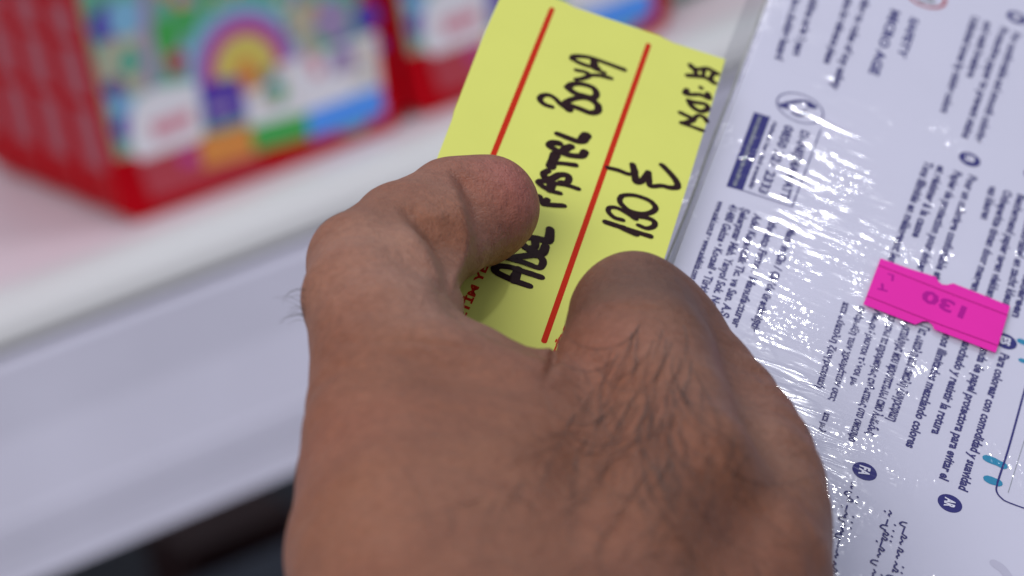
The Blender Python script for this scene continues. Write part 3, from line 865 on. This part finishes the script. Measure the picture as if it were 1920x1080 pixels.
def skin_material():
    m = bpy.data.materials.new('skin'); m.use_nodes = True
    nt = m.node_tree; L = nt.links.new; b = nt.nodes['Principled BSDF']
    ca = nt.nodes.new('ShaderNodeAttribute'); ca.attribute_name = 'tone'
    tc = nt.nodes.new('ShaderNodeTexCoord')
    def noise(s, det, rough=.5):
        n = nt.nodes.new('ShaderNodeTexNoise'); n.inputs['Scale'].default_value = s; n.inputs['Detail'].default_value = det; n.inputs['Roughness'].default_value = rough
        L(tc.outputs['Object'], n.inputs['Vector']); return n
    n1 = noise(90, 5); n2 = noise(700, 3); n3 = noise(30, 3)
    def mixmul(col, fac_node, lo, hi, p0=.3, p1=.7):
        r = nt.nodes.new('ShaderNodeValToRGB'); r.color_ramp.elements[0].color = (*lo, 1); r.color_ramp.elements[1].color = (*hi, 1)
        r.color_ramp.elements[0].position = p0; r.color_ramp.elements[1].position = p1
        L(fac_node.outputs['Fac'], r.inputs[0])
        x = nt.nodes.new('ShaderNodeMixRGB'); x.blend_type = 'MULTIPLY'; x.inputs[0].default_value = 1
        L(col, x.inputs[1]); L(r.outputs[0], x.inputs[2]); return x.outputs[0]
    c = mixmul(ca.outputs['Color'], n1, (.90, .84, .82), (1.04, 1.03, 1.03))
    c = mixmul(c, n2, (.86, .83, .82), (1.09, 1.09, 1.09))
    c = mixmul(c, n3, (.95, .90, .92), (1.03, 1.04, 1.02))
    L(c, b.inputs['Base Color'])
    b.inputs['Roughness'].default_value = .52; b.inputs['Specular IOR Level'].default_value = .22
    b.inputs['Subsurface Weight'].default_value = .22
    b.inputs['Subsurface Radius'].default_value = (1.0, .35, .18); b.inputs['Subsurface Scale'].default_value = .0022
    # skin grain: fine cells and lines
    vo = nt.nodes.new('ShaderNodeTexVoronoi'); vo.inputs['Scale'].default_value = 1100; vo.feature = 'DISTANCE_TO_EDGE'
    wn = noise(300, 2)
    mp = nt.nodes.new('ShaderNodeMixRGB'); mp.inputs[0].default_value = .0016
    va = nt.nodes.new('ShaderNodeVectorMath'); va.operation = 'MULTIPLY_ADD'; va.inputs[1].default_value = (.0012,) * 3
    L(wn.outputs['Color'], va.inputs[0]); L(tc.outputs['Object'], va.inputs[2]); L(va.outputs[0], vo.inputs['Vector'])
    b1 = nt.nodes.new('ShaderNodeBump'); b1.inputs['Distance'].default_value = .00017; b1.inputs['Strength'].default_value = .9
    L(vo.outputs['Distance'], b1.inputs['Height'])
    n4 = noise(260, 5, .6)
    b2 = nt.nodes.new('ShaderNodeBump'); b2.inputs['Distance'].default_value = .0008; b2.inputs['Strength'].default_value = .8
    L(n4.outputs['Fac'], b2.inputs['Height']); L(b1.outputs[0], b2.inputs['Normal'])
    L(b2.outputs[0], b.inputs['Normal'])
    return m
M_skin = skin_material()
me = bpy.data.meshes.new('person')
me.vertices.add(len(Pw)); me.vertices.foreach_set('co', (Pw - org).astype(np.float32).ravel())
me.loops.add(len(HQ) * 4); me.loops.foreach_set('vertex_index', HQ.astype(np.int32).ravel())
me.polygons.add(len(HQ)); me.polygons.foreach_set('loop_start', np.arange(0, len(HQ) * 4, 4, dtype=np.int32))
me.update(calc_edges=True); me.validate(); me.shade_smooth()
me.materials.append(M_skin)
hand = bpy.data.objects.new('person', me); COL.objects.link(hand); hand.location = org
hand['label'] = 'bare right hand with dark hairs on its back, thumb bent over the yellow card'
hand['category'] = 'person'
# skin tone that belongs to the skin: redder fingertip and joints, paler folds on the thumb's inner side; plus painted shade atop the index knuckle
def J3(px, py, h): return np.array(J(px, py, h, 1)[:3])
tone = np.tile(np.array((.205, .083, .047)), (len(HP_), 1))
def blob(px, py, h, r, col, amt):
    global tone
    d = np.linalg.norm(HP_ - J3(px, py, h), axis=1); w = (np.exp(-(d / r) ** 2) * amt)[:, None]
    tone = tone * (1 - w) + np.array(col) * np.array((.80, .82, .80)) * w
blob(945, 350, 22, 8.5, (.44, .14, .125), .85)
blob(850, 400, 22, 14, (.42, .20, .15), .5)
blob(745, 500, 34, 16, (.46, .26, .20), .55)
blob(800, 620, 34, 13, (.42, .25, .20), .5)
blob(640, 470, 36, 11, (.33, .155, .11), .5)
blob(640, 810, 42, 12, (.36, .14, .095), .35)
blob(760, 980, 52, 18, (.34, .15, .10), .35)
blob(1190, 560, 40, 17, (.115, .055, .040), .85)  # shading on top of the index knuckle, put into the skin colour
blob(1150, 650, 44, 8, (.36, .155, .11), .5)
blob(1400, 800, 42, 18, (.36, .20, .155), .5)
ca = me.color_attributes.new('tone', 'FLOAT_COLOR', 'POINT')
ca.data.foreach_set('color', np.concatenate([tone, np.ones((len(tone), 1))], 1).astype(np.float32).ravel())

# ------------------------------------------------------------------ hairs on the hand, grown from its surface
bvh = bvhtree.BVHTree.FromPolygons([tuple(v) for v in Pw], [tuple(q) for q in HQ])
def surf(px, py):
    d = (M @ cdir(px, py)).normalized()
    loc, nor, i, _ = bvh.ray_cast(CAM, d)
    return (loc, nor) if loc is not None else (None, None)
hv, hf_ = [], []
def hair(pts, r0):
    n = 4; b = len(hv)
    for k, p in enumerate(pts):
        a = pts[min(k + 1, len(pts) - 1)] - pts[max(k - 1, 0)]
        if a.length < 1e-9: a = Vector((0, 0, 1))
        a.normalize(); s = a.orthogonal().normalized(); q_ = a.cross(s)
        r = r0 * (1 - .75 * k / (len(pts) - 1))
        for i in range(n):
            an = 2 * math.pi * i / n; hv.append(p + (s * math.cos(an) + q_ * math.sin(an)) * r)
    for k in range(len(pts) - 1):
        for i in range(n):
            j = (i + 1) % n; hf_.append((b + k * n + i, b + k * n + j, b + (k + 1) * n + j, b + (k + 1) * n + i))
def grow(px, py, ang, length, curl, r0=.000045, lift=.0012):
    """ang in degrees (0 = right, 90 = down on the picture), walks over the skin and stands off it a little"""
    pts = []; n = 12
    for k in range(n):
        loc, nor = surf(px, py)
        if loc is None: break
        s = k / (n - 1)
        pts.append(loc + nor * (-.0001 + lift * math.sin(s * 2.4) * (.5 + .5 * s)))
        px += math.cos(math.radians(ang)) * length / n; py += math.sin(math.radians(ang)) * length / n
        ang += curl / n
    if len(pts) > 4: hair(pts, r0)
R = random.Random(11)
for _ in range(88):      # first phalanx of the index finger
    s = R.random(); y = 600 + 270 * s; x = 1232 - 10 * s + R.gauss(0, 38 + 20 * s)
    a = 98 + (1235 - x) * .14 + R.gauss(0, 12)
    grow(x, y, a, R.uniform(130, 280), R.gauss(0, 70), R.uniform(.000055, .00009), R.uniform(.0006, .0022))
for _ in range(12):
    x = R.uniform(1050, 1150); y = R.uniform(640, 760); grow(x, y, R.gauss(55, 14), R.uniform(50, 120), R.gauss(10, 40), R.uniform(.00003, .00005), R.uniform(.0003, .0012))
for _ in range(70):      # back of the hand
    x = R.gauss(1150, 130); y = R.uniform(800, 1120); a = R.gauss(100, 55)
    grow(x, y, a, R.uniform(100, 220), R.gauss(0, 70), R.uniform(.00004, .00007), R.uniform(.0005, .0018))
for _ in range(12):
    x = R.uniform(1300, 1420); y = R.uniform(720, 1000); grow(x, y, R.gauss(75, 30), R.uniform(50, 110), R.gauss(30, 50), R.uniform(.000022, .00004), .001)
def rim(py, side, px_in, ang, length, curl, r0=.000035):
    """hairs that stand off the silhouette"""
    loc, nor = surf(px_in, py)
    if loc is None: return
    pts = []; p = loc.copy()
    for k in range(10):
        pts.append(p.copy())
        p = p + (M @ Vector((math.cos(math.radians(ang)), -math.sin(math.radians(ang)), 0))) * (length * .0001 / 10)
        ang += curl / 10
    hair(pts, r0)
for k in range(26):
    y = R.uniform(540, 665); rim(y, -1, 572 + max(0, (y - 600)) * .1, R.uniform(185, 235), R.uniform(30, 75), R.uniform(-110, -40), R.uniform(.00003, .00005))
for k in range(7):
    y = R.uniform(770, 835); rim(y, -1, 577 - (y - 700) * .12, R.uniform(125, 165), R.uniform(30, 60), R.uniform(-50, 20), R.uniform(.00003, .00005))
M_hair = mat('dark_hair', (.035, .018, .014), .45, .5)
ho = add('hair', [Vector(v) for v in hv], hf_, M_hair, hand, kind='stuff')
bpy.context.view_layer.update()
